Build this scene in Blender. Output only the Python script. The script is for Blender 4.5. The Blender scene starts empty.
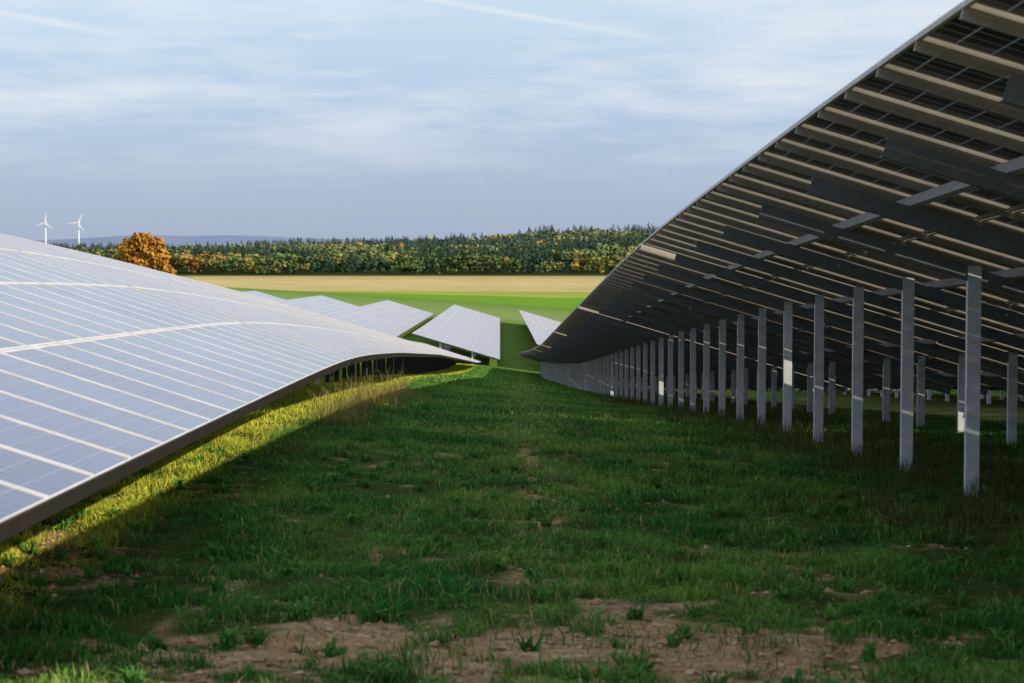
import bpy, math, numpy as np
from math import radians
rng = np.random.default_rng(7)
scene = bpy.context.scene
scene.view_settings.view_transform = 'Standard'
scene.view_settings.look = 'None'
scene.view_settings.exposure = 0

# ------------------------------------------------------------------ helpers
def smooth_profile(knots, width):
    k = np.array(knots, float)
    xs = np.arange(k[0, 0] - 4 * width, k[-1, 0] + 4 * width, width / 6)
    v = np.interp(xs, k[:, 0], k[:, 1])
    g = np.exp(-0.5 * (np.arange(-18, 19) / 6.0) ** 2); g /= g.sum()
    v2 = np.convolve(np.pad(v, 18, mode='edge'), g, mode='valid')
    return lambda d: np.interp(d, xs, v2)

def sstep(a, b, x):
    t = np.clip((np.asarray(x, float) - a) / (b - a), 0, 1)
    return t * t * (3 - 2 * t)

_tab = rng.random((256, 256))
def vnoise(x, y):
    x = np.asarray(x, float); y = np.asarray(y, float)
    xi = np.floor(x).astype(int); yi = np.floor(y).astype(int)
    fx = x - xi; fy = y - yi
    fx = fx * fx * (3 - 2 * fx); fy = fy * fy * (3 - 2 * fy)
    a = _tab[xi & 255, yi & 255]; b = _tab[(xi + 1) & 255, yi & 255]
    c = _tab[xi & 255, (yi + 1) & 255]; d = _tab[(xi + 1) & 255, (yi + 1) & 255]
    return (a * (1 - fx) + b * fx) * (1 - fy) + (c * (1 - fx) + d * fx) * fy
def fbm(x, y, o=4):
    s = 0; a = 1; t = 0
    for i in range(o):
        s = s + a * vnoise(x * 2 ** i + 17.3 * i, y * 2 ** i + 9.1 * i); t += a; a *= .5
    return s / t

# ------------------------------------------------------------------ terrain profiles
PR_a = smooth_profile([(-300, 8), (0, -1.76), (9, -2.12), (18.7, -2.50), (27.7, -2.9), (33.7, -3.22), (45, -4.0), (58, -4.98),
                     (117, -8.9), (196, -13.6), (225, -14.9), (260, -15.4), (434, -18.0), (470, -18.4)], 4)
PL_a = smooth_profile([(-300, 8), (0, -1.9), (8, -2.08), (20, -2.22), (27, -2.45), (41, -3.2), (68, -4.8), (116, -8.0), (177, -11.9),
                     (225, -14.5), (260, -15.1), (434, -17.7), (470, -18.4)], 3)
PF = smooth_profile([(440, -18.1), (600, -19.3), (900, -21.5), (1300, -21.3), (2000, -21.3), (2600, -25), (4000, -40), (20000, -60)], 30)
def G(x, d):
    x = np.asarray(x, float); d = np.asarray(d, float)
    t = np.clip((x + 2.14) / 6.78, 0, 1)
    near = PL_a(d) * (1 - t) + PR_a(d) * t
    w = sstep(440, 500, d)
    z = near * (1 - w) + PF(d) * w
    cs = sstep(100, 220, d) * (1 - sstep(550, 900, d))
    z = z - 0.07 * np.clip(x, -95, 25) * cs
    hill = sstep(1270, 2000, d) * (1 - sstep(2100, 3300, d)) * (2 + 13 * sstep(-520, -120, x) + 14 * sstep(-60, 170, x) + 14 * (fbm(x / 170, d / 300, 2) - .5))
    return z + hill

def soil_mask(x, d):
    """1 = grass, 0 = bare soil"""
    n = fbm(x * 1.3 + 5, d * 0.9 + 3, 4)
    n2 = fbm(x * 6 + 50, d * 5 + 30, 3)
    th = 0.32
    th = th + 0.27 * np.exp(-((d - 9.75) / 1.1) ** 2) * sstep(-2.6, -1.6, x) * (1 - sstep(1.5, 2.4, x))
    th = th + 0.21 * np.exp(-((d - 12.0) / 2.2) ** 2) * (1 - sstep(-3.1, -1.9, x))
    th = th + 0.17 * np.exp(-((x - 0.10 - 0.012 * d) / .22) ** 2) * sstep(10, 14, d)
    th = th + 0.06 * np.exp(-((x - 1.75) / .25) ** 2) * sstep(10, 14, d)
    th = th - 0.05 * sstep(20, 40, d)
    v = n * .5 + n2 * .5
    return sstep(th - .06, th + .08, v)

# ------------------------------------------------------------------ materials
def newmat(name):
    m = bpy.data.materials.new(name); m.use_nodes = True
    nt = m.node_tree; nt.nodes.clear()
    out = nt.nodes.new('ShaderNodeOutputMaterial')
    return m, nt, out
class NB:
    def __init__(s, nt): s.nt = nt
    def n(s, typ, **kw):
        node = s.nt.nodes.new(typ)
        for k, v in kw.items(): setattr(node, k, v)
        return node
    def l(s, a, b): s.nt.links.new(a, b)
    def val(s, node, i, v):
        if isinstance(v, bpy.types.NodeSocket): s.l(v, node.inputs[i])
        else: node.inputs[i].default_value = v
    def math(s, op, a, b=0.0, clamp=False):
        m = s.n('ShaderNodeMath', operation=op); m.use_clamp = clamp
        s.val(m, 0, a); s.val(m, 1, b); return m.outputs[0]
    def mix(s, f, a, b, blend='MIX'):
        m = s.n('ShaderNodeMix', data_type='RGBA', blend_type=blend)
        s.val(m, 0, f)
        s.val(m, 6, a if isinstance(a, bpy.types.NodeSocket) else (*a, 1))
        s.val(m, 7, b if isinstance(b, bpy.types.NodeSocket) else (*b, 1)); return m.outputs[2]
    def noise(s, vec, scale, detail=4, rough=.5):
        m = s.n('ShaderNodeTexNoise'); m.inputs['Scale'].default_value = scale
        m.inputs['Detail'].default_value = detail; m.inputs['Roughness'].default_value = rough
        if vec is not None: s.l(vec, m.inputs['Vector'])
        return m.outputs['Fac']
    def ramp(s, fac, stops, interp='LINEAR'):
        m = s.n('ShaderNodeValToRGB'); cr = m.color_ramp; cr.interpolation = interp
        while len(cr.elements) < len(stops): cr.elements.new(.5)
        for e, (p, c) in zip(cr.elements, stops):
            e.position = p; e.color = (*c, 1) if len(c) == 3 else c
        s.l(fac, m.inputs[0]); return m.outputs[0]
    def mapr(s, v, a, b, c=0., d=1.):
        m = s.n('ShaderNodeMapRange'); s.l(v, m.inputs[0])
        for i, q in enumerate((a, b, c, d)): m.inputs[i + 1].default_value = q
        return m.outputs[0]

def mat_metal(name, col, rough=.45, metallic=.5, nscale=6):
    m, nt, out = newmat(name); b = NB(nt)
    p = b.n('ShaderNodeBsdfPrincipled')
    geo = b.n('ShaderNodeNewGeometry')
    nz = b.noise(geo.outputs['Position'], nscale, 4, .6)
    c = b.mix(nz, tuple(x * .7 for x in col), tuple(min(1, x * 1.25) for x in col))
    b.l(c, p.inputs['Base Color'])
    b.l(b.mapr(nz, .3, .7, rough - .08, rough + .1), p.inputs['Roughness'])
    p.inputs['Metallic'].default_value = metallic
    b.l(p.outputs[0], out.inputs[0]); return m
M_post = mat_metal('galvanised_steel', (.74, .76, .78), .5, .15)
M_frame = mat_metal('aluminium_frame', (.72, .70, .66), .45, .15, 3)
M_rail = mat_metal('module_rail', (.44, .38, .30), .5, .2, 3)
M_purlin = mat_metal('aluminium_purlin', (.58, .57, .55), .45, .3)
M_rafter = mat_metal('steel_rafter', (.20, .21, .22), .5, .4)
M_dark = mat_metal('shaded_steel', (.07, .065, .06), .8, .1)  # left row's steel darkened in colour for the shade under the table
M_edge = mat_metal('dark_edge_profile', (.03, .026, .022), .9, .0)  # dark trim along the low edge; its black also stands for shade beneath
M_edge.node_tree.nodes['Principled BSDF'].inputs['Specular IOR Level'].default_value = .1
M_white = mat_metal('white_turbine_paint', (.8, .8, .8), .5, 0)

def mat_panel(see_through):
    m, nt, out = newmat('solar_glass'); b = NB(nt)
    uv = b.n('ShaderNodeUVMap'); uv.uv_map = 'UVMap'
    sp = b.n('ShaderNodeSeparateXYZ'); b.l(uv.outputs[0], sp.inputs[0])
    fu = b.math('ABSOLUTE', b.math('SUBTRACT', b.math('FRACT', b.math('MULTIPLY', sp.outputs[0], 6.)), .5))
    fv = b.math('ABSOLUTE', b.math('SUBTRACT', b.math('FRACT', b.math('MULTIPLY', sp.outputs[1], 10.)), .5))
    gap = b.math('GREATER_THAN', b.math('MAXIMUM', fu, fv), .483)
    geo = b.n('ShaderNodeNewGeometry')
    nz = b.noise(geo.outputs['Position'], .35, 3)
    at = b.n('ShaderNodeAttribute'); at.attribute_name = 'tone'
    cellc = b.mix(at.outputs['Fac'], (.012, .025, .09), (.035, .058, .14))
    p = b.n('ShaderNodeBsdfPrincipled')
    b.l(b.mapr(nz, .3, .7, .10, .20), p.inputs['Roughness']); p.inputs['IOR'].default_value = 1.42
    dust = b.n('ShaderNodeBsdfDiffuse'); dust.inputs[0].default_value = (.52, .56, .64, 1)
    lw = b.n('ShaderNodeFresnel'); lw.inputs[0].default_value = 1.16
    dn = b.math('ADD', b.mapr(nz, .25, .75, .0, .05), b.math('MULTIPLY', lw.outputs[0], .42))
    ms = b.n('ShaderNodeMixShader'); b.l(dn, ms.inputs[0])
    b.l(p.outputs[0], ms.inputs[1]); b.l(dust.outputs[0], ms.inputs[2])
    if not see_through:
        b.l(b.mix(b.math('MULTIPLY', gap, .8), cellc, (.24, .27, .34)), p.inputs['Base Color'])
        b.l(ms.outputs[0], out.inputs[0]); return m
    b.l(cellc, p.inputs['Base Color'])
    edge = b.math('GREATER_THAN', b.math('ABSOLUTE', b.math('SUBTRACT', sp.outputs[0], .5)), .466)
    gap = b.math('MAXIMUM', gap, edge)
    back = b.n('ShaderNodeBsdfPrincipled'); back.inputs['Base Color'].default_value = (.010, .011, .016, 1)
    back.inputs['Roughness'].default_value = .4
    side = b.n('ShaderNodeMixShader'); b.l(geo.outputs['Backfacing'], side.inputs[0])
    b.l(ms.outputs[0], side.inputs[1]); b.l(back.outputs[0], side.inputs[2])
    tr = b.n('ShaderNodeBsdfTransparent'); tr.inputs[0].default_value = (.85, .88, .88, 1)
    gl = b.n('ShaderNodeBsdfDiffuse'); gl.inputs[0].default_value = (.06, .065, .07, 1)
    gm = b.n('ShaderNodeMixShader'); b.l(b.mapr(edge, 0, 1, .85, .3), gm.inputs[0])
    b.l(tr.outputs[0], gm.inputs[1]); b.l(gl.outputs[0], gm.inputs[2])
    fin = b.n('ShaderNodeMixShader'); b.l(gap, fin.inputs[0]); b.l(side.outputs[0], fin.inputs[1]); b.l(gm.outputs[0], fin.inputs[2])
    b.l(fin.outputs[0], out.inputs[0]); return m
M_glass_t = mat_panel(True); M_glass = mat_panel(False)

def mat_leaf(name, trans=.3):
    m, nt, out = newmat(name); b = NB(nt)
    at = b.n('ShaderNodeAttribute'); at.attribute_name = 'col'
    p = b.n('ShaderNodeBsdfDiffuse'); b.l(at.outputs['Color'], p.inputs[0])
    if trans == 0: b.l(p.outputs[0], out.inputs[0]); return m
    t = b.n('ShaderNodeBsdfTranslucent'); b.l(at.outputs['Color'], t.inputs[0])
    ms = b.n('ShaderNodeMixShader'); ms.inputs[0].default_value = trans
    b.l(p.outputs[0], ms.inputs[1]); b.l(t.outputs[0], ms.inputs[2]); b.l(ms.outputs[0], out.inputs[0]); return m
M_grass = mat_leaf('grass_blades', .25); M_leaf = mat_leaf('tree_leaves', 0)

def mat_bark():
    m, nt, out = newmat('bark'); b = NB(nt)
    p = b.n('ShaderNodeBsdfPrincipled'); geo = b.n('ShaderNodeNewGeometry')
    b.l(b.mix(b.noise(geo.outputs['Position'], 3), (.05, .035, .025), (.14, .11, .08)), p.inputs['Base Color'])
    p.inputs['Roughness'].default_value = .9; b.l(p.outputs[0], out.inputs[0]); return m
M_bark = mat_bark()

SOIL = [(.3, (.19, .11, .055)), (.5, (.44, .28, .145)), (.72, (.66, .48, .30))]
def mat_ground():
    m, nt, out = newmat('ground_soil_and_fields'); b = NB(nt)
    geo = b.n('ShaderNodeNewGeometry'); pos = geo.outputs['Position']
    sp = b.n('ShaderNodeSeparateXYZ'); b.l(pos, sp.inputs[0])
    at = b.n('ShaderNodeAttribute'); at.attribute_name = 'grass'
    n1 = b.noise(pos, 1.2, 3, .6); n2 = b.noise(pos, 14, 5, .65); n3 = b.noise(pos, 60, 2, .6)
    soil = b.ramp(n2, SOIL)
    soil = b.mix(b.mapr(n1, .4, .8), soil, (.44, .25, .115))
    thatch = b.ramp(n3, [(.3, (.035, .055, .014)), (.7, (.10, .12, .035))])
    near = b.mix(at.outputs['Fac'], soil, thatch)
    midg = b.ramp(b.noise(pos, .35, 4, .65), [(.3, (.08, .15, .025)), (.7, (.17, .24, .045))])
    c = b.mix(b.mapr(sp.outputs[1], 70, 110), near, midg)
    yy = b.math('ADD', sp.outputs[1], b.math('MULTIPLY', sp.outputs[0], .12))
    yn = b.math('ADD', yy, b.math('MULTIPLY', b.math('SUBTRACT', b.noise(pos, .01, 3), .5), 30.))
    f = b.mapr(yn, 400, 1400)
    fr = b.ramp(f, [(0, (.10, .17, .035)), (.055, (.12, .21, .045)), (.09, (.20, .28, .10)), (.16, (.16, .26, .07)), (.225, (.10, .22, .03)), (.235, (.12, .29, .02)),
                    (.36, (.13, .32, .02)), (.37, (.34, .39, .06)), (.455, (.31, .35, .07)), (.467, (.54, .42, .18)), (.70, (.58, .46, .21)), (.90, (.44, .34, .14)), (.915, (.10, .10, .03))])
    w = b.n('ShaderNodeTexWave'); w.inputs['Scale'].default_value = .06; w.inputs['Distortion'].default_value = 1.
    mp = b.n('ShaderNodeMapping'); mp.inputs['Rotation'].default_value = (0, 0, .35); b.l(pos, mp.inputs[0]); b.l(mp.outputs[0], w.inputs[0])
    fr = b.mix(b.mapr(b.noise(pos, .03, 5, .7), .35, .7, 0., .4), fr, (.16, .18, .045))
    fr = b.mix(b.math('MULTIPLY', w.outputs['Fac'], .16), fr, (.25, .27, .09))
    c = b.mix(b.mapr(sp.outputs[1], 425, 445), c, fr)
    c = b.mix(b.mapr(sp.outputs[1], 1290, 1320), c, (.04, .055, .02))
    c = b.mix(b.mapr(sp.outputs[1], 2300, 4500), c, (.16, .21, .27))  # distance haze mixed into the far ground's colour
    p = b.n('ShaderNodeBsdfDiffuse'); b.l(c, p.inputs[0])
    bp = b.n('ShaderNodeBump'); bp.inputs['Strength'].default_value = .9; bp.inputs['Distance'].default_value = .05
    b.l(n2, bp.inputs['Height']); b.l(bp.outputs[0], p.inputs['Normal'])
    b.l(p.outputs[0], out.inputs[0]); return m
M_ground = mat_ground()
def mat_clod():
    m, nt, out = newmat('soil_clods'); b = NB(nt); geo = b.n('ShaderNodeNewGeometry')
    p = b.n('ShaderNodeBsdfDiffuse'); b.l(b.ramp(b.noise(geo.outputs['Position'], 9, 3), SOIL), p.inputs[0])
    b.l(p.outputs[0], out.inputs[0]); return m

# ------------------------------------------------------------------ mesh helper
def mesh_np(name, verts, faces_flat, loop_counts, mat, parent=None, smooth=False, pcol=None, uv=None, attrs=None):
    me = bpy.data.meshes.new(name)
    nv = len(verts); nf = len(loop_counts)
    me.vertices.add(nv); me.vertices.foreach_set('co', np.asarray(verts, np.float32).ravel())
    me.loops.add(len(faces_flat)); me.loops.foreach_set('vertex_index', np.asarray(faces_flat, np.int32))
    me.polygons.add(nf)
    starts = np.concatenate([[0], np.cumsum(loop_counts)[:-1]]).astype(np.int32)
    me.polygons.foreach_set('loop_start', starts)
    me.polygons.foreach_set('use_smooth', np.full(nf, smooth))
    me.update(calc_edges=True)
    if pcol is not None:
        a = me.attributes.new('col', 'FLOAT_COLOR', 'POINT')
        c = np.ones((nv, 4), np.float32); c[:, :3] = pcol; a.data.foreach_set('color', c.ravel())
    if attrs:
        for k, v in attrs.items():
            a = me.attributes.new(k, 'FLOAT', 'POINT'); a.data.foreach_set('value', np.asarray(v, np.float32))
    if uv is not None:
        u = me.uv_layers.new(name='UVMap'); u.data.foreach_set('uv', np.asarray(uv, np.float32).ravel())
    me.materials.append(mat)
    ob = bpy.data.objects.new(name, me); scene.collection.objects.link(ob)
    if parent: ob.parent = parent
    return ob
BOXF = np.array([[0, 3, 2, 1], [4, 5, 6, 7], [0, 1, 5, 4], [1, 2, 6, 5], [2, 3, 7, 6], [3, 0, 4, 7]])
def boxes_mesh(name, V8, mat, parent):
    n = len(V8)
    f = (BOXF[None] + 8 * np.arange(n)[:, None, None]).reshape(-1)
    return mesh_np(name, V8.reshape(-1, 3), f, np.full(n * 6, 4), mat, parent)
def empty(name):
    e = bpy.data.objects.new(name, None); scene.collection.objects.link(e); return e

# ------------------------------------------------------------------ ground sheet
gx = np.concatenate([-np.geomspace(16000, 120, 26), np.arange(-115, -12, 5), np.arange(-10, -5, .6), np.arange(-5, 6, .09), np.arange(6, 14, .6), np.arange(15, 120, 5), np.geomspace(122, 16000, 26)])
gy = np.concatenate([-np.geomspace(6000, 60, 14), np.arange(-55, 5, 4), np.arange(7, 26, .09), np.arange(26, 60, .4), np.arange(60, 480, 3), np.arange(480, 2700, 25), np.geomspace(2750, 22000, 22)])
X, Y = np.meshgrid(gx, gy, indexing='xy')
Z = G(X, Y)
mask = soil_mask(X, Y)
def undul(x, d):
    return (1 - sstep(20, 60, d)) * sstep(3, 8, d) * (fbm(x * 1.5, d * 1.5, 3) - .5) * .10
def Gn(x, d): return G(x, d) + undul(x, d)
Z = Z + undul(X, Y) + (1 - sstep(16, 26, Y)) * sstep(3, 8, Y) * (fbm(X * 7, Y * 7, 3) - .5) * .08 * (1 - mask)
nx, ny = len(gx), len(gy)
idx = np.arange(nx * ny).reshape(ny, nx)
F = np.stack([idx[:-1, :-1], idx[:-1, 1:], idx[1:, 1:], idx[1:, :-1]], -1).reshape(-1)
mesh_np('ground', np.stack([X, Y, Z], -1).reshape(-1, 3), F, np.full((nx - 1) * (ny - 1), 4), M_ground, smooth=True, attrs={'grass': mask.ravel()})

# soil clods
N = 20000
cx = -4 + 8 * rng.random(N); cy = 8.3 + 9 * rng.random(N) ** 1.5
k = rng.random(N) < (1 - soil_mask(cx, cy)) * .9 + .01; cx, cy = cx[k], cy[k]; N = len(cx)
octv = np.array([[1, 0, 0], [0, 1, 0], [-1, 0, 0], [0, -1, 0], [0, 0, 1], [0, 0, -1]], float)
octf = np.array([[0, 1, 4], [1, 2, 4], [2, 3, 4], [3, 0, 4], [1, 0, 5], [2, 1, 5], [3, 2, 5], [0, 3, 5]])
r = .005 + .024 * rng.random(N) ** 3
ov = octv[None] * (.6 + .7 * rng.random((N, 6, 1))) * r[:, None, None] * [1.2, 1.2, .7] + rng.normal(size=(N, 6, 3)) * r[:, None, None] * .15
ov += np.stack([cx, cy, Gn(cx, cy) + .004], -1)[:, None]
mesh_np('soil_clods', ov.reshape(-1, 3), (octf[None] + 6 * np.arange(N)[:, None, None]).reshape(-1), np.full(N * 8, 3), mat_clod())

# ------------------------------------------------------------------ solar rows
def solar_row(xh, zh, d0, chord, nmod, nseg, segmods=23, pitch=1.02, detail=True, post_s=(2.55, 5.5), post_sp=3.0, post_off=.5, seggap=.32, see=False, fw=.032, tilt=16.6, pmat=None):
    cT, sT = math.cos(math.radians(tilt)), math.sin(math.radians(tilt))
    root = empty('solar_panel_row')
    def P(s, y, t):
        return np.stack([xh + s * cT + t * sT, y, zh(y) - s * sT + t * cT], -1)
    def bx(s0, s1, y0, y1, t0, t1):
        s0, s1, y0, y1, t0, t1 = np.broadcast_arrays(*[np.asarray(q, float) for q in (s0, s1, y0, y1, t0, t1)])
        c = [P(s0, y0, t0), P(s1, y0, t0), P(s1, y1, t0), P(s0, y1, t0), P(s0, y0, t1), P(s1, y0, t1), P(s1, y1, t1), P(s0, y1, t1)]
        return np.stack(c, -2).reshape(-1, 8, 3)
    ys = []; segr = []
    y = d0
    for k in range(nseg):
        ys += [y + i * pitch for i in range(segmods)]
        segr.append((y, y + segmods * pitch - .02)); y += segmods * pitch + seggap
    ys = np.array(ys); L = chord / nmod
    yy, jj = np.meshgrid(ys, np.arange(nmod), indexing='ij'); yy = yy.ravel(); jj = jj.ravel()
    g = .011
    a0 = jj * L + g; a1 = (jj + 1) * L - g; b0 = yy + g; b1 = yy + pitch - g
    q = np.stack([P(a0 + .004, b0 + .004, .034), P(a1 - .004, b0 + .004, .034), P(a1 - .004, b1 - .004, .034), P(a0 + .004, b1 - .004, .034)], -2)
    n = len(q)
    uv = np.tile(np.array([[0, 0], [0, 1], [1, 1], [1, 0]], float), (n, 1))
    tone = np.repeat(rng.random(n), 4)
    mesh_np('panel_glass', q.reshape(-1, 3), np.arange(n * 4), np.full(n, 4), M_glass_t if see else M_glass, root, uv=uv, attrs={'tone': tone})
    if detail:
        fend = np.where(jj == nmod - 1, .012, fw)
        fr = [bx(a0, a0 + fw, b0, b1, 0, .04), bx(a1 - fend, a1, b0, b1, 0, .04),
              bx(a0 + fw, a1 - fend, b0, b0 + fw, .0, .04), bx(a0 + fw, a1 - fend, b1 - fw, b1, .0, .04)]
        fr = np.concatenate(fr)
        if see: boxes_mesh('module_rails', bx(.02, chord - .02, ys - .012, ys + .012, -.05, -.003), M_rail, root)
    else:
        fr = np.concatenate([bx(a0, a0 + .05, b0, b1, 0, .04), bx(a0 + .05, a1, b0, b0 + .05, .0, .04)])
    boxes_mesh('panel_frames', fr, M_rail if see else M_frame, root)
    off = -.053 if see else 0
    pl = []
    for s in np.array([.16, .37, .62, .85]) * chord:
        if detail:
            pl.append(bx(s - .03, s + .03, ys, ys + pitch, -.012 + off, -.002 + off))
            pl.append(bx(s - .03, s - .024, ys, ys + pitch, -.09 + off, -.012 + off))
            pl.append(bx(s - .024, s + .03, ys, ys + pitch, -.09 + off, -.084 + off))
        else:
            pl.append(bx(s - .03, s + .03, ys, ys + pitch, -.09, -.002))
    boxes_mesh('purlins', np.concatenate(pl), pmat or M_purlin, root)
    boxes_mesh('edge_profile', bx(chord - .008, chord + .006, ys, ys + pitch, -.055, .036), M_edge, root)
    py = np.arange(d0 + post_off, segr[-1][1] - .3, post_sp)
    s0, s1 = .42, chord - .4
    rf = [bx(s0, s1, py - .03, py - .024, -.23 + off, -.095 + off), bx(s0, s1, py - .024, py + .04, -.23 + off, -.222 + off), bx(s0, s1, py - .024, py + .04, -.103 + off, -.095 + off)]
    boxes_mesh('rafters', np.concatenate(rf), pmat or M_rafter, root)
    V = []
    for s in post_s:
        px = xh + s * cT
        zt = zh(py) - s * sT - .13; zb = G(np.full_like(py, px), py) - .3
        def vb(x0, x1, y0, y1):
            a = np.full_like(py, x0); b_ = np.full_like(py, x1)
            return np.stack([np.stack(v, -1) for v in [(a, py + y0, zb), (b_, py + y0, zb), (b_, py + y1, zb), (a, py + y1, zb),
                             (a, py + y0, zt), (b_, py + y0, zt), (b_, py + y1, zt), (a, py + y1, zt)]], 1)
        hw = .066
        V += [vb(px - hw, px + hw, -.042, -.034), vb(px - hw, px - hw + .007, -.034, .035), vb(px + hw - .007, px + hw, -.034, .035)]
    boxes_mesh('posts', np.concatenate(V), pmat or M_post, root)
    return root

zhR = smooth_profile([(-20, 1.9), (5, 1.33), (8.9, 1.17), (16, .80), (21, .52), (27, .2), (34, -.28), (42, -.86), (60, -2.2), (104, -5.5), (150, -8.4), (200, -11.3), (230, -13.2)], 4)
zLl = smooth_profile([(-20, -.85), (5, -1.17), (8.13, -1.22), (10.2, -1.265), (13.55, -1.33), (16.3, -1.39), (20.3, -1.474), (23.9, -1.56), (27.1, -1.65), (31.3, -1.84), (40.7, -2.34), (67.8, -3.95), (116, -7.05), (177, -11.0), (226, -13.9)], 2)
TL = 17.9
def wr(ch, t): return ch * math.cos(math.radians(t)), ch * math.sin(math.radians(t))
CH = 6.75; WX, RISE = wr(CH, TL)
CR = 8.0; WR, RISER = wr(CR, 16.6)
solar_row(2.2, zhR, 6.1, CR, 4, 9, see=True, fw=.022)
solar_row(-2.14 - WX, lambda d: zLl(d) + RISE, 3.9, CH, 4, 9, post_s=(1.6, 3.7), fw=.028, tilt=TL, pmat=M_dark)
for k in (1, 2):
    xr = 2.2 + 12.0 * k
    solar_row(xr, (lambda x0: lambda d: G(np.full_like(np.asarray(d, float), x0 + WR), d) + .85 + RISER)(xr), 3.9, CR, 4, 9 if k == 1 else 7, detail=(k == 1))
    xl = -2.14 - WX - 10.8 * k
    solar_row(xl, (lambda x0: lambda d: G(np.full_like(np.asarray(d, float), x0 + WX), d) + .9 + RISE)(xl), 3.9, CH, 4, 9, detail=False, tilt=TL)
C2 = 10.95; W2, R2 = wr(C2, 16.6)
for k in range(-2, 5):
    xl = 0 - 14.9 * k - W2
    solar_row(xl, (lambda x0: lambda d: G(np.full_like(np.asarray(d, float), x0 + W2), d) + 1.0 + R2)(xl), 226 if k < 1 else 218, C2, 6, 9, detail=False, post_s=(3.5, 7.5), seggap=.12)

# ------------------------------------------------------------------ grass
def blades(name, px, py, pz, h, w, col, lean=.5):
    n = len(px)
    a = rng.random(n) * 2 * np.pi; la = rng.random(n) * 2 * np.pi; lm = rng.random(n) * lean * h
    dx = np.cos(a) * w / 2; dy = np.sin(a) * w / 2
    lx, ly = np.cos(la) * lm, np.sin(la) * lm
    V = np.empty((n, 5, 3))
    V[:, 0] = np.stack([px - dx, py - dy, pz], -1); V[:, 1] = np.stack([px + dx, py + dy, pz], -1)
    V[:, 2] = np.stack([px + dx * .8 + lx * .35, py + dy * .8 + ly * .35, pz + h * .6], -1)
    V[:, 3] = np.stack([px - dx * .8 + lx * .35, py - dy * .8 + ly * .35, pz + h * .6], -1)
    V[:, 4] = np.stack([px + lx * 1.2, py + ly * 1.2, pz + h * (1 - .25 * lm / h)], -1)
    base = 5 * np.arange(n)[:, None]
    F = np.concatenate([base + np.array([0, 1, 2, 3]), base + np.array([3, 2, 4])], 1).ravel()
    lc = np.tile([4, 3], n)
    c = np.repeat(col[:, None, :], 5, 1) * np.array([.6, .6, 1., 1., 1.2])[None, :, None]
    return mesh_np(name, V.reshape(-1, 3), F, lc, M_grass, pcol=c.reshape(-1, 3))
def gcol(px, py, n):
    t = fbm(px * .9 + 3, py * .6, 3)[:, None]; r = rng.random((n, 1))
    t2 = np.exp(-((px - .1 - .012 * py) / .55) ** 2)[:, None] * .4
    a = np.array([.055, .20, .038]); b = np.array([.20, .36, .06]); y = np.array([.42, .36, .14])
    m = np.clip((t - .38) * 2.8 + (r - .5) * .5 + t2, 0, 1)
    c = a * (1 - m) + b * m
    dry = (rng.random((n, 1)) < .07 + .3 * t2); c = np.where(dry, y, c)
    e = (1 - sstep(-3.0, -2.5, px))[:, None] * (.45 + .55 * rng.random((n, 1))) * sstep(9, 12, py)[:, None]  # sunlit strip beside the left row, painted yellow into the blade colour
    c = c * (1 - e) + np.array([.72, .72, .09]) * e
    return c * (.7 + .6 * rng.random((n, 1)))
def scatter(N, x0, x1, y0, y1, pw=1.0, maskpow=1.):
    u = rng.random(N); yy = y0 + (y1 - y0) * u ** pw
    if callable(x0): a, b_ = x0(yy), x1(yy)
    else: a, b_ = x0, x1
    xx = a + (b_ - a) * rng.random(N)
    k = rng.random(N) < (soil_mask(xx, yy) ** maskpow * (.25 + .9 * sstep(.35, .6, fbm(xx * 3.1, yy * 3.1, 2))) + .05)
    return xx[k], yy[k]
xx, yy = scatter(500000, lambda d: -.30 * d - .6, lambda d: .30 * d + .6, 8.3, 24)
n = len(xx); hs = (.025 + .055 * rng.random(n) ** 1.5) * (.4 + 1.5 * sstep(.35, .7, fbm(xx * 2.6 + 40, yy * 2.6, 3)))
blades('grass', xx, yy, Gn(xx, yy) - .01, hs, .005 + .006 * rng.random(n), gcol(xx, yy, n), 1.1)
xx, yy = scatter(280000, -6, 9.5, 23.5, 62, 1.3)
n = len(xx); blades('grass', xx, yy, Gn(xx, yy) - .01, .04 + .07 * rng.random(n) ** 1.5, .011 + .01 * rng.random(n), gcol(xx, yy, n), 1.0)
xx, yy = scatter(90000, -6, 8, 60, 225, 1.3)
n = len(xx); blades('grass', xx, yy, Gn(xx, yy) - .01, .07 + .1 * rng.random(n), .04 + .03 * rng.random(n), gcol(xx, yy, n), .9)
# broad-leaved weeds in the foreground
M = 460; wx = -4 + 9 * rng.random(M); wy = 8.6 + 13 * rng.random(M)
nb = 16
ax = np.repeat(wx, nb) + rng.normal(size=M * nb) * .02; ay = np.repeat(wy, nb) + rng.normal(size=M * nb) * .02
t = rng.random((M * nb, 1)); wc = np.array([.06, .18, .035]) * (1 - t) + np.array([.15, .32, .06]) * t
blades('broadleaf_weeds', ax, ay, Gn(ax, ay) - .005, .05 + .08 * rng.random(M * nb), .02 + .018 * rng.random(M * nb), wc, 1.6)
def weeds(cx, cy, rad, N, hmin, hmax, colA, colB):
    a = rng.random(N) * 2 * np.pi; r = rad * rng.random(N) ** .6
    x = cx + np.cos(a) * r; y = cy + np.sin(a) * r
    t = rng.random((N, 1))
    return x, y, hmin + (hmax - hmin) * rng.random(N), np.array(colA) * (1 - t) + np.array(colB) * t
W = [[], [], [], []]
for i in range(40):
    d = 24 + 16 * rng.random() ; cx = -2.15 + .25 * rng.normal()
    r = weeds(cx, d, .3, 60, .08, .2 + .55 * rng.random() ** 2, (.46, .32, .11), (.26, .27, .07))
    [W[j].append(r[j]) for j in range(4)]
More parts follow.
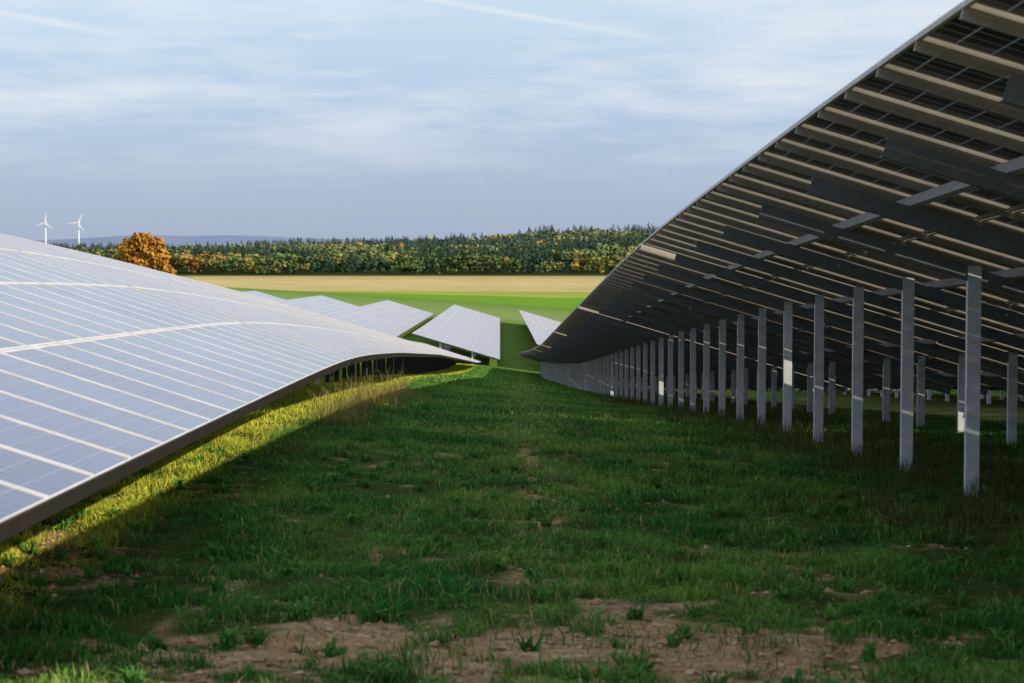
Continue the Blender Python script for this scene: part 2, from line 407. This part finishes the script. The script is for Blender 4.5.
for i in range(260):
    d = 14 + 60 * rng.random() ** 1.4; cx = 4.9 + 1.0 * rng.normal()
    r = weeds(cx, d, .4, 70, .10, .34, (.04, .09, .02), (.15, .14, .045))
    [W[j].append(r[j]) for j in range(4)]
for i in range(60):   # dry tufts scattered in the aisle
    d = 9 + 25 * rng.random(); cx = -2.5 + 8 * rng.random()
    r = weeds(cx, d, .12, 25, .06, .20, (.34, .28, .12), (.12, .20, .05))
    [W[j].append(r[j]) for j in range(4)]
W = [np.concatenate(w) for w in W]
blades('dry_weeds', W[0], W[1], Gn(W[0], W[1]) - .01, W[2], np.full(len(W[0]), .008), W[3], .6)

# ------------------------------------------------------------------ distant forest
def crown_proto(kind, nq):
    if kind == 'con':
        t = rng.random(nq) ** .7; r = (1 - t) * .24 + .02; a = rng.random(nq) * 2 * np.pi
        rr = r * (.7 + .4 * rng.random(nq))
        c = np.stack([np.cos(a) * rr, np.sin(a) * rr, .08 + .92 * (t)], -1); s = .075 * (1.15 - t)
    else:
        lob = rng.normal(size=(6, 3)) * [.17, .17, .15] + [0, 0, .62]; lr = .17 + .10 * rng.random(6)
        k = rng.integers(0, 6, nq); v = rng.normal(size=(nq, 3)); v /= np.linalg.norm(v, axis=1)[:, None]
        c = lob[k] + v * (lr[k] * (.75 + .3 * rng.random(nq)))[:, None]; c[:, 2] = np.clip(c[:, 2], .12, 1); s = np.full(nq, .072)
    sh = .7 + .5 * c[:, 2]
    return c, s, sh
def quads_at(c, s):
    n = len(c); u = rng.normal(size=(n, 3)); u /= np.linalg.norm(u, axis=1)[:, None]
    v = np.cross(u, rng.normal(size=(n, 3))); v /= np.linalg.norm(v, axis=1)[:, None]
    s = np.asarray(s)[:, None]
    return np.stack([c - u * s - v * s, c + u * s - v * s * .8, c + u * s + v * s, c - u * s * .8 + v * s], 1)
NQ = 85
protos = {k: [] for k in ('dec', 'con')}
for k in protos:
    for i in range(8):
        c, s, sh = crown_proto(k, NQ); protos[k].append((quads_at(c, s), sh))
Vs = []; Cs = []
pts = []
for d in np.arange(1305, 2080, 14.):
    xs = np.arange(-620 - (d - 1300) * .25, 560, 10.)
    pts.append(np.stack([xs + rng.normal(size=len(xs)) * 3.5, np.full(len(xs), d) + rng.normal(size=len(xs)) * 4], -1))
pts = np.concatenate(pts)
zones = fbm(pts[:, 0] / 95. + 3, pts[:, 1] / 150., 2); zg = G(pts[:, 0], pts[:, 1])
z2 = fbm(pts[:, 0] / 70. + 31, pts[:, 1] / 110. + 7, 2)
edge_off = fbm(pts[:, 0] / 30. + 11, pts[:, 0] * 0, 2)
for (x, d), zone, zz, zc, eo in zip(pts, zones, zg, z2, edge_off):
    if d < 1300 + 60 * eo: continue
    depth = (d - 1300) / 700.
    front = depth < .07
    pc = .10 if front else (.36 + (zone - .5) * 7 + .18 * (x > -250) - .1 * (x > 90))
    if rng.random() < pc:
        k = 'con'; h = 11 + 9 * rng.random(); col = np.array([.04, .08, .032]) * (.7 + .6 * rng.random())
    else:
        k = 'dec'; h = 7.5 + 7 * rng.random() - (3. if front else 0); r = rng.random() * .40 + (zc - .2) * 1.0 + (.16 if x < -200 else 0) + (.08 if x > 90 else 0)
        if r < .52: col = np.array([.10, .145, .035])
        elif r < .76: col = np.array([.22, .21, .05])
        elif r < .95: col = np.array([.34, .235, .055])
        else: col = np.array([.33, .16, .045])
        col = col * (.75 + .5 * rng.random())
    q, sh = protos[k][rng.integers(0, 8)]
    hz = .06 + .22 * depth  # aerial haze blended into the leaf colour with depth
    wv = h * (1.3 if k == 'dec' else .95)
    a = rng.random() * 6.28; R = np.array([[math.cos(a), -math.sin(a), 0], [math.sin(a), math.cos(a), 0], [0, 0, 1]])
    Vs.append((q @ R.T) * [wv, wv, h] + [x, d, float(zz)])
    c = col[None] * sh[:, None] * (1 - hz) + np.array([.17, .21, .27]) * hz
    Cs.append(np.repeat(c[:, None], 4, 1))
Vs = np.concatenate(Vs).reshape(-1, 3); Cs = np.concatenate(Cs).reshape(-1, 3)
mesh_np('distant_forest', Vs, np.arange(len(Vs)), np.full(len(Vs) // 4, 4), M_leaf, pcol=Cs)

# ------------------------------------------------------------------ tree builder
def limb(p0, p1, r0, r1, seg=7):
    p0 = np.array(p0, float); p1 = np.array(p1, float); d = p1 - p0; d /= np.linalg.norm(d)
    a = np.cross(d, [0.3, .2, 1.]); a /= np.linalg.norm(a); b = np.cross(d, a)
    th = np.arange(seg) / seg * 2 * np.pi
    ring = np.cos(th)[:, None] * a + np.sin(th)[:, None] * b
    return np.concatenate([p0 + ring * r0, p1 + ring * r1])
def tree(name, x, d, h, w, cols, nleaf=5000, ls=.3):
    root = empty(name); root.location = (x, d, float(G(x, d)))
    L = [limb((0, 0, -.3), (.1, 0, h * .3), h * .03, h * .022), limb((.1, 0, h * .3), (0, .2, h * .75), h * .022, h * .008)]
    cent = []
    for i in range(16):
        a = i * 2.4
        p0 = np.array([.05, 0, h * (.22 + .03 * i)]); p1 = np.array([math.cos(a) * w * .36 * (1 - (i / 30)), math.sin(a) * w * .36 * (1 - i / 30), h * (.34 + .036 * i)])
        L.append(limb(p0, p1, h * .011, h * .003)); cent.append(p1)
        cent.append(p0 * .4 + p1 * .6 + rng.normal(size=3) * .05 * w)
    cent.append(np.array([0, 0, h * .85])); cent.append(np.array([0, 0, h * .65])); cent = np.array(cent)
    V = np.concatenate(L); nl = len(L); f = []
    for i in range(nl):
        for j in range(7): f += [14 * i + j, 14 * i + (j + 1) % 7, 14 * i + 7 + (j + 1) % 7, 14 * i + 7 + j]
    mesh_np('trunk_and_limbs', V, f, np.full(nl * 7, 4), M_bark, root, smooth=True)
    k = rng.integers(0, len(cent), nleaf); v = rng.normal(size=(nleaf, 3)); v /= np.linalg.norm(v, axis=1)[:, None]
    rad = (.10 + .07 * rng.random(len(cent)))[k] * w * (.45 + .6 * rng.random(nleaf) ** .5)
    c = cent[k] + v * rad[:, None] * [1, 1, .8]
    Q = quads_at(c, np.full(nleaf, ls) * (.6 + .8 * rng.random(nleaf)))
    cc = np.array(cols)[rng.integers(0, len(cols), len(cent))[k]] * (.7 + .6 * rng.random((nleaf, 1)))
    mesh_np('crown', Q.reshape(-1, 3), np.arange(nleaf * 4), np.full(nleaf, 4), M_leaf, root, pcol=np.repeat(cc[:, None], 4, 1).reshape(-1, 3))
tree('autumn_tree', -88, 470, 15.2, 17, [(.44, .22, .045), (.36, .17, .035), (.48, .27, .05)], 7500, .32)
tree('green_tree', -103, 520, 10, 10, [(.12, .15, .04), (.16, .16, .04)], 3000, .3)

# ------------------------------------------------------------------ wind turbines
def turbine(px, d, hub, rotor, phase):
    x = (px - 500) / 1900 * d
    zb = float(G(x, d)) ; root = empty('wind_turbine'); root.location = (x, d, zb)
    V = limb((0, 0, 0), (0, 0, hub), 2.6, 1.6, 14); f = []
    for j in range(14): f += [j, (j + 1) % 14, 14 + (j + 1) % 14, 14 + j]
    mesh_np('tower', V, f, np.full(14, 4), M_white, root, smooth=True)
    me_v = np.array([[-2, -4, hub - 1.5], [2, -4, hub - 1.5], [2, 6, hub - 1.5], [-2, 6, hub - 1.5], [-1.6, -4, hub + 2], [1.6, -4, hub + 2], [1.6, 6, hub + 2.2], [-1.6, 6, hub + 2.2]], float)
    boxes_mesh('nacelle', me_v[None], M_white, root)
    B = []
    for i in range(3):
        a = phase + i * 2 * math.pi / 3; u = np.array([math.sin(a), 0, math.cos(a)]); v = np.array([math.cos(a), 0, -math.sin(a)]); o = np.array([0, -5.2, hub])
        def s(r, w0, w1, t): return [o + u * r - v * w0 - [0, t, 0], o + u * r + v * w1 - [0, t, 0], o + u * r + v * w1 + [0, t, 0], o + u * r - v * w0 + [0, t, 0]]
        st = [s(1, 1, 1, .8), s(rotor * .2, 1.2, 2.4, .5), s(rotor * .6, .8, 1.3, .3), s(rotor, .3, .4, .1)]
        for q in range(3): B.append(np.array(st[q] + st[q + 1]))
    boxes_mesh('rotor_blades', np.array(B), M_white, root)
    hubv = np.array([[-1.8, -6.5, hub - 1.5], [1.8, -6.5, hub - 1.5], [1.8, -4, hub - 1.8], [-1.8, -4, hub - 1.8], [-1.8, -6.5, hub + 1.5], [1.8, -6.5, hub + 1.5], [1.8, -4, hub + 1.8], [-1.8, -4, hub + 1.8]], float)
    boxes_mesh('hub', hubv[None], M_white, root)
turbine(47, 5000, 100, 28, .15)
turbine(80, 5100, 101, 28, .45)

# ------------------------------------------------------------------ distant hills
def mat_hill():
    m, nt, out = newmat('hazy_hills'); b = NB(nt); geo = b.n('ShaderNodeNewGeometry')
    p = b.n('ShaderNodeBsdfPrincipled'); b.l(b.mix(b.noise(geo.outputs['Position'], .002, 5), (.17, .22, .33), (.22, .27, .37)), p.inputs['Base Color'])  # bluish base colour stands in for haze over the hills
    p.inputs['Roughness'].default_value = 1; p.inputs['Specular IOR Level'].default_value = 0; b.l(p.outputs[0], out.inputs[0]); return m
hx = np.linspace(-5200, 5200, 220); hy = np.linspace(0, 1, 14)
HX, HT = np.meshgrid(hx, hy)
prof = 20 + 24 * np.exp(-((HX + 1350) / 500) ** 2) + 16 * np.exp(-((HX + 1950) / 260) ** 2) + 12 * fbm(HX / 300 + 5, HX * 0, 3)
HZ = -70 + (prof + 70) * np.sin(HT * np.pi)
HY = 8800 + 2200 * HT
ih = np.arange(HX.size).reshape(HX.shape)
Fh = np.stack([ih[:-1, :-1], ih[:-1, 1:], ih[1:, 1:], ih[1:, :-1]], -1).reshape(-1)
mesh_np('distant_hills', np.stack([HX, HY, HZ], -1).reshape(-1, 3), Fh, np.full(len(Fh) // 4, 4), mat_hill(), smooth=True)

# ------------------------------------------------------------------ sun + sky
EL = 27.5; AZ = -30.   # azimuth measured from +X
sun = bpy.data.lights.new('sun', 'SUN'); sun.energy = 5; sun.angle = radians(.5); sun.color = (1, .88, .70)
so = bpy.data.objects.new('sun', sun); scene.collection.objects.link(so)
from mathutils import Vector
tosun = Vector((math.cos(radians(EL)) * math.cos(radians(AZ)), math.cos(radians(EL)) * math.sin(radians(AZ)), math.sin(radians(EL))))
so.rotation_euler = tosun.to_track_quat('Z', 'Y').to_euler(); so.location = (20, -10, 30)

w = bpy.data.worlds.new('World'); scene.world = w; w.use_nodes = True
nt = w.node_tree; nt.nodes.clear(); b = NB(nt)
wo = b.n('ShaderNodeOutputWorld'); bg = b.n('ShaderNodeBackground'); bg.inputs[1].default_value = .1
sky = b.n('ShaderNodeTexSky'); sky.sky_type = 'NISHITA'; sky.sun_disc = False
sky.sun_elevation = radians(EL); sky.sun_rotation = radians(90 - AZ)
tc = b.n('ShaderNodeTexCoord'); D = tc.outputs['Generated']; sp = b.n('ShaderNodeSeparateXYZ'); b.l(D, sp.inputs[0])
veil = b.ramp(b.mapr(sp.outputs[2], 0, .5), [(0, (.41, .50, .69)), (.06, (.41, .52, .74)), (.15, (.49, .63, .87)), (.25, (.66, .80, .97)), (.45, (.56, .68, .92)), (1, (.50, .62, .9))])
mp = b.n('ShaderNodeMapping'); mp.inputs['Scale'].default_value = (5, 5, 26); mp.inputs['Rotation'].default_value = (0, .14, 0)
b.l(D, mp.inputs[0])
wn = b.noise(mp.outputs[0], 1.5, 6, .6)
mp2 = b.n('ShaderNodeMapping'); mp2.inputs['Scale'].default_value = (14, 14, 130); mp2.inputs['Rotation'].default_value = (0, .16, 0)
b.l(D, mp2.inputs[0]); wn2 = b.noise(mp2.outputs[0], 1.5, 3, .6)
cl = b.math('MULTIPLY', b.mapr(b.math('ADD', b.math('MULTIPLY', wn, .75), b.math('MULTIPLY', wn2, .25)), .43, .66), b.mapr(sp.outputs[2], .02, .08), True)
def streak(p1, p2, width, amt):
    f = lambda p: np.array([(p[0] - 500) / 1900., 1, (245 - p[1]) / 1900.])
    a, c = f(p1), f(p2); nrm = np.cross(a, c); nrm /= np.linalg.norm(nrm)
    dt = b.n('ShaderNodeVectorMath', operation='DOT_PRODUCT'); b.l(D, dt.inputs[0]); dt.inputs[1].default_value = nrm
    m = b.mapr(b.math('ADD', b.math('ABSOLUTE', dt.outputs['Value']), b.math('MULTIPLY', b.math('SUBTRACT', wn2, .5), width)), 0, width, amt, 0)
    x0 = min(p1[0], p2[0]); x1 = max(p1[0], p2[0])
    lo = b.mapr(sp.outputs[0], (x0 - 560) / 1900, (x0 - 500) / 1900); hi = b.mapr(sp.outputs[0], (x1 - 500) / 1900, (x1 - 380) / 1900, 1, 0)
    return b.math('MULTIPLY', b.math('MULTIPLY', m, lo), b.math('MULTIPLY', hi, b.math('GREATER_THAN', sp.outputs[1], .5)))
st = b.math('ADD', streak((400, -4), (560, 24), .0022, .6), streak((0, 14), (70, 27), .003, .6))
cl2 = b.math('ADD', b.math('MULTIPLY', cl, .75), st, True)
veil2 = b.mix(cl2, veil, (.92, .95, 1.0))
vm = b.n('ShaderNodeVectorMath', operation='SCALE'); b.l(veil2, vm.inputs[0]); vm.inputs['Scale'].default_value = 10
fin = b.mix(.8, sky.outputs[0], vm.outputs[0])
b.l(fin, bg.inputs[0]); b.l(bg.outputs[0], wo.inputs[0])

# ------------------------------------------------------------------ camera
cam = bpy.data.cameras.new('camera'); co = bpy.data.objects.new('camera', cam); scene.collection.objects.link(co)
cam.sensor_width = 36; cam.lens = 1900 / 1024 * 36; cam.clip_start = .1; cam.clip_end = 60000
co.location = (0, 0, 0)
co.rotation_euler = (radians(90) - math.atan(96.5 / 1900), 0, -math.atan(12 / 1900))
cam.dof.use_dof = True; cam.dof.focus_distance = 30; cam.dof.aperture_fstop = 4
scene.camera = co
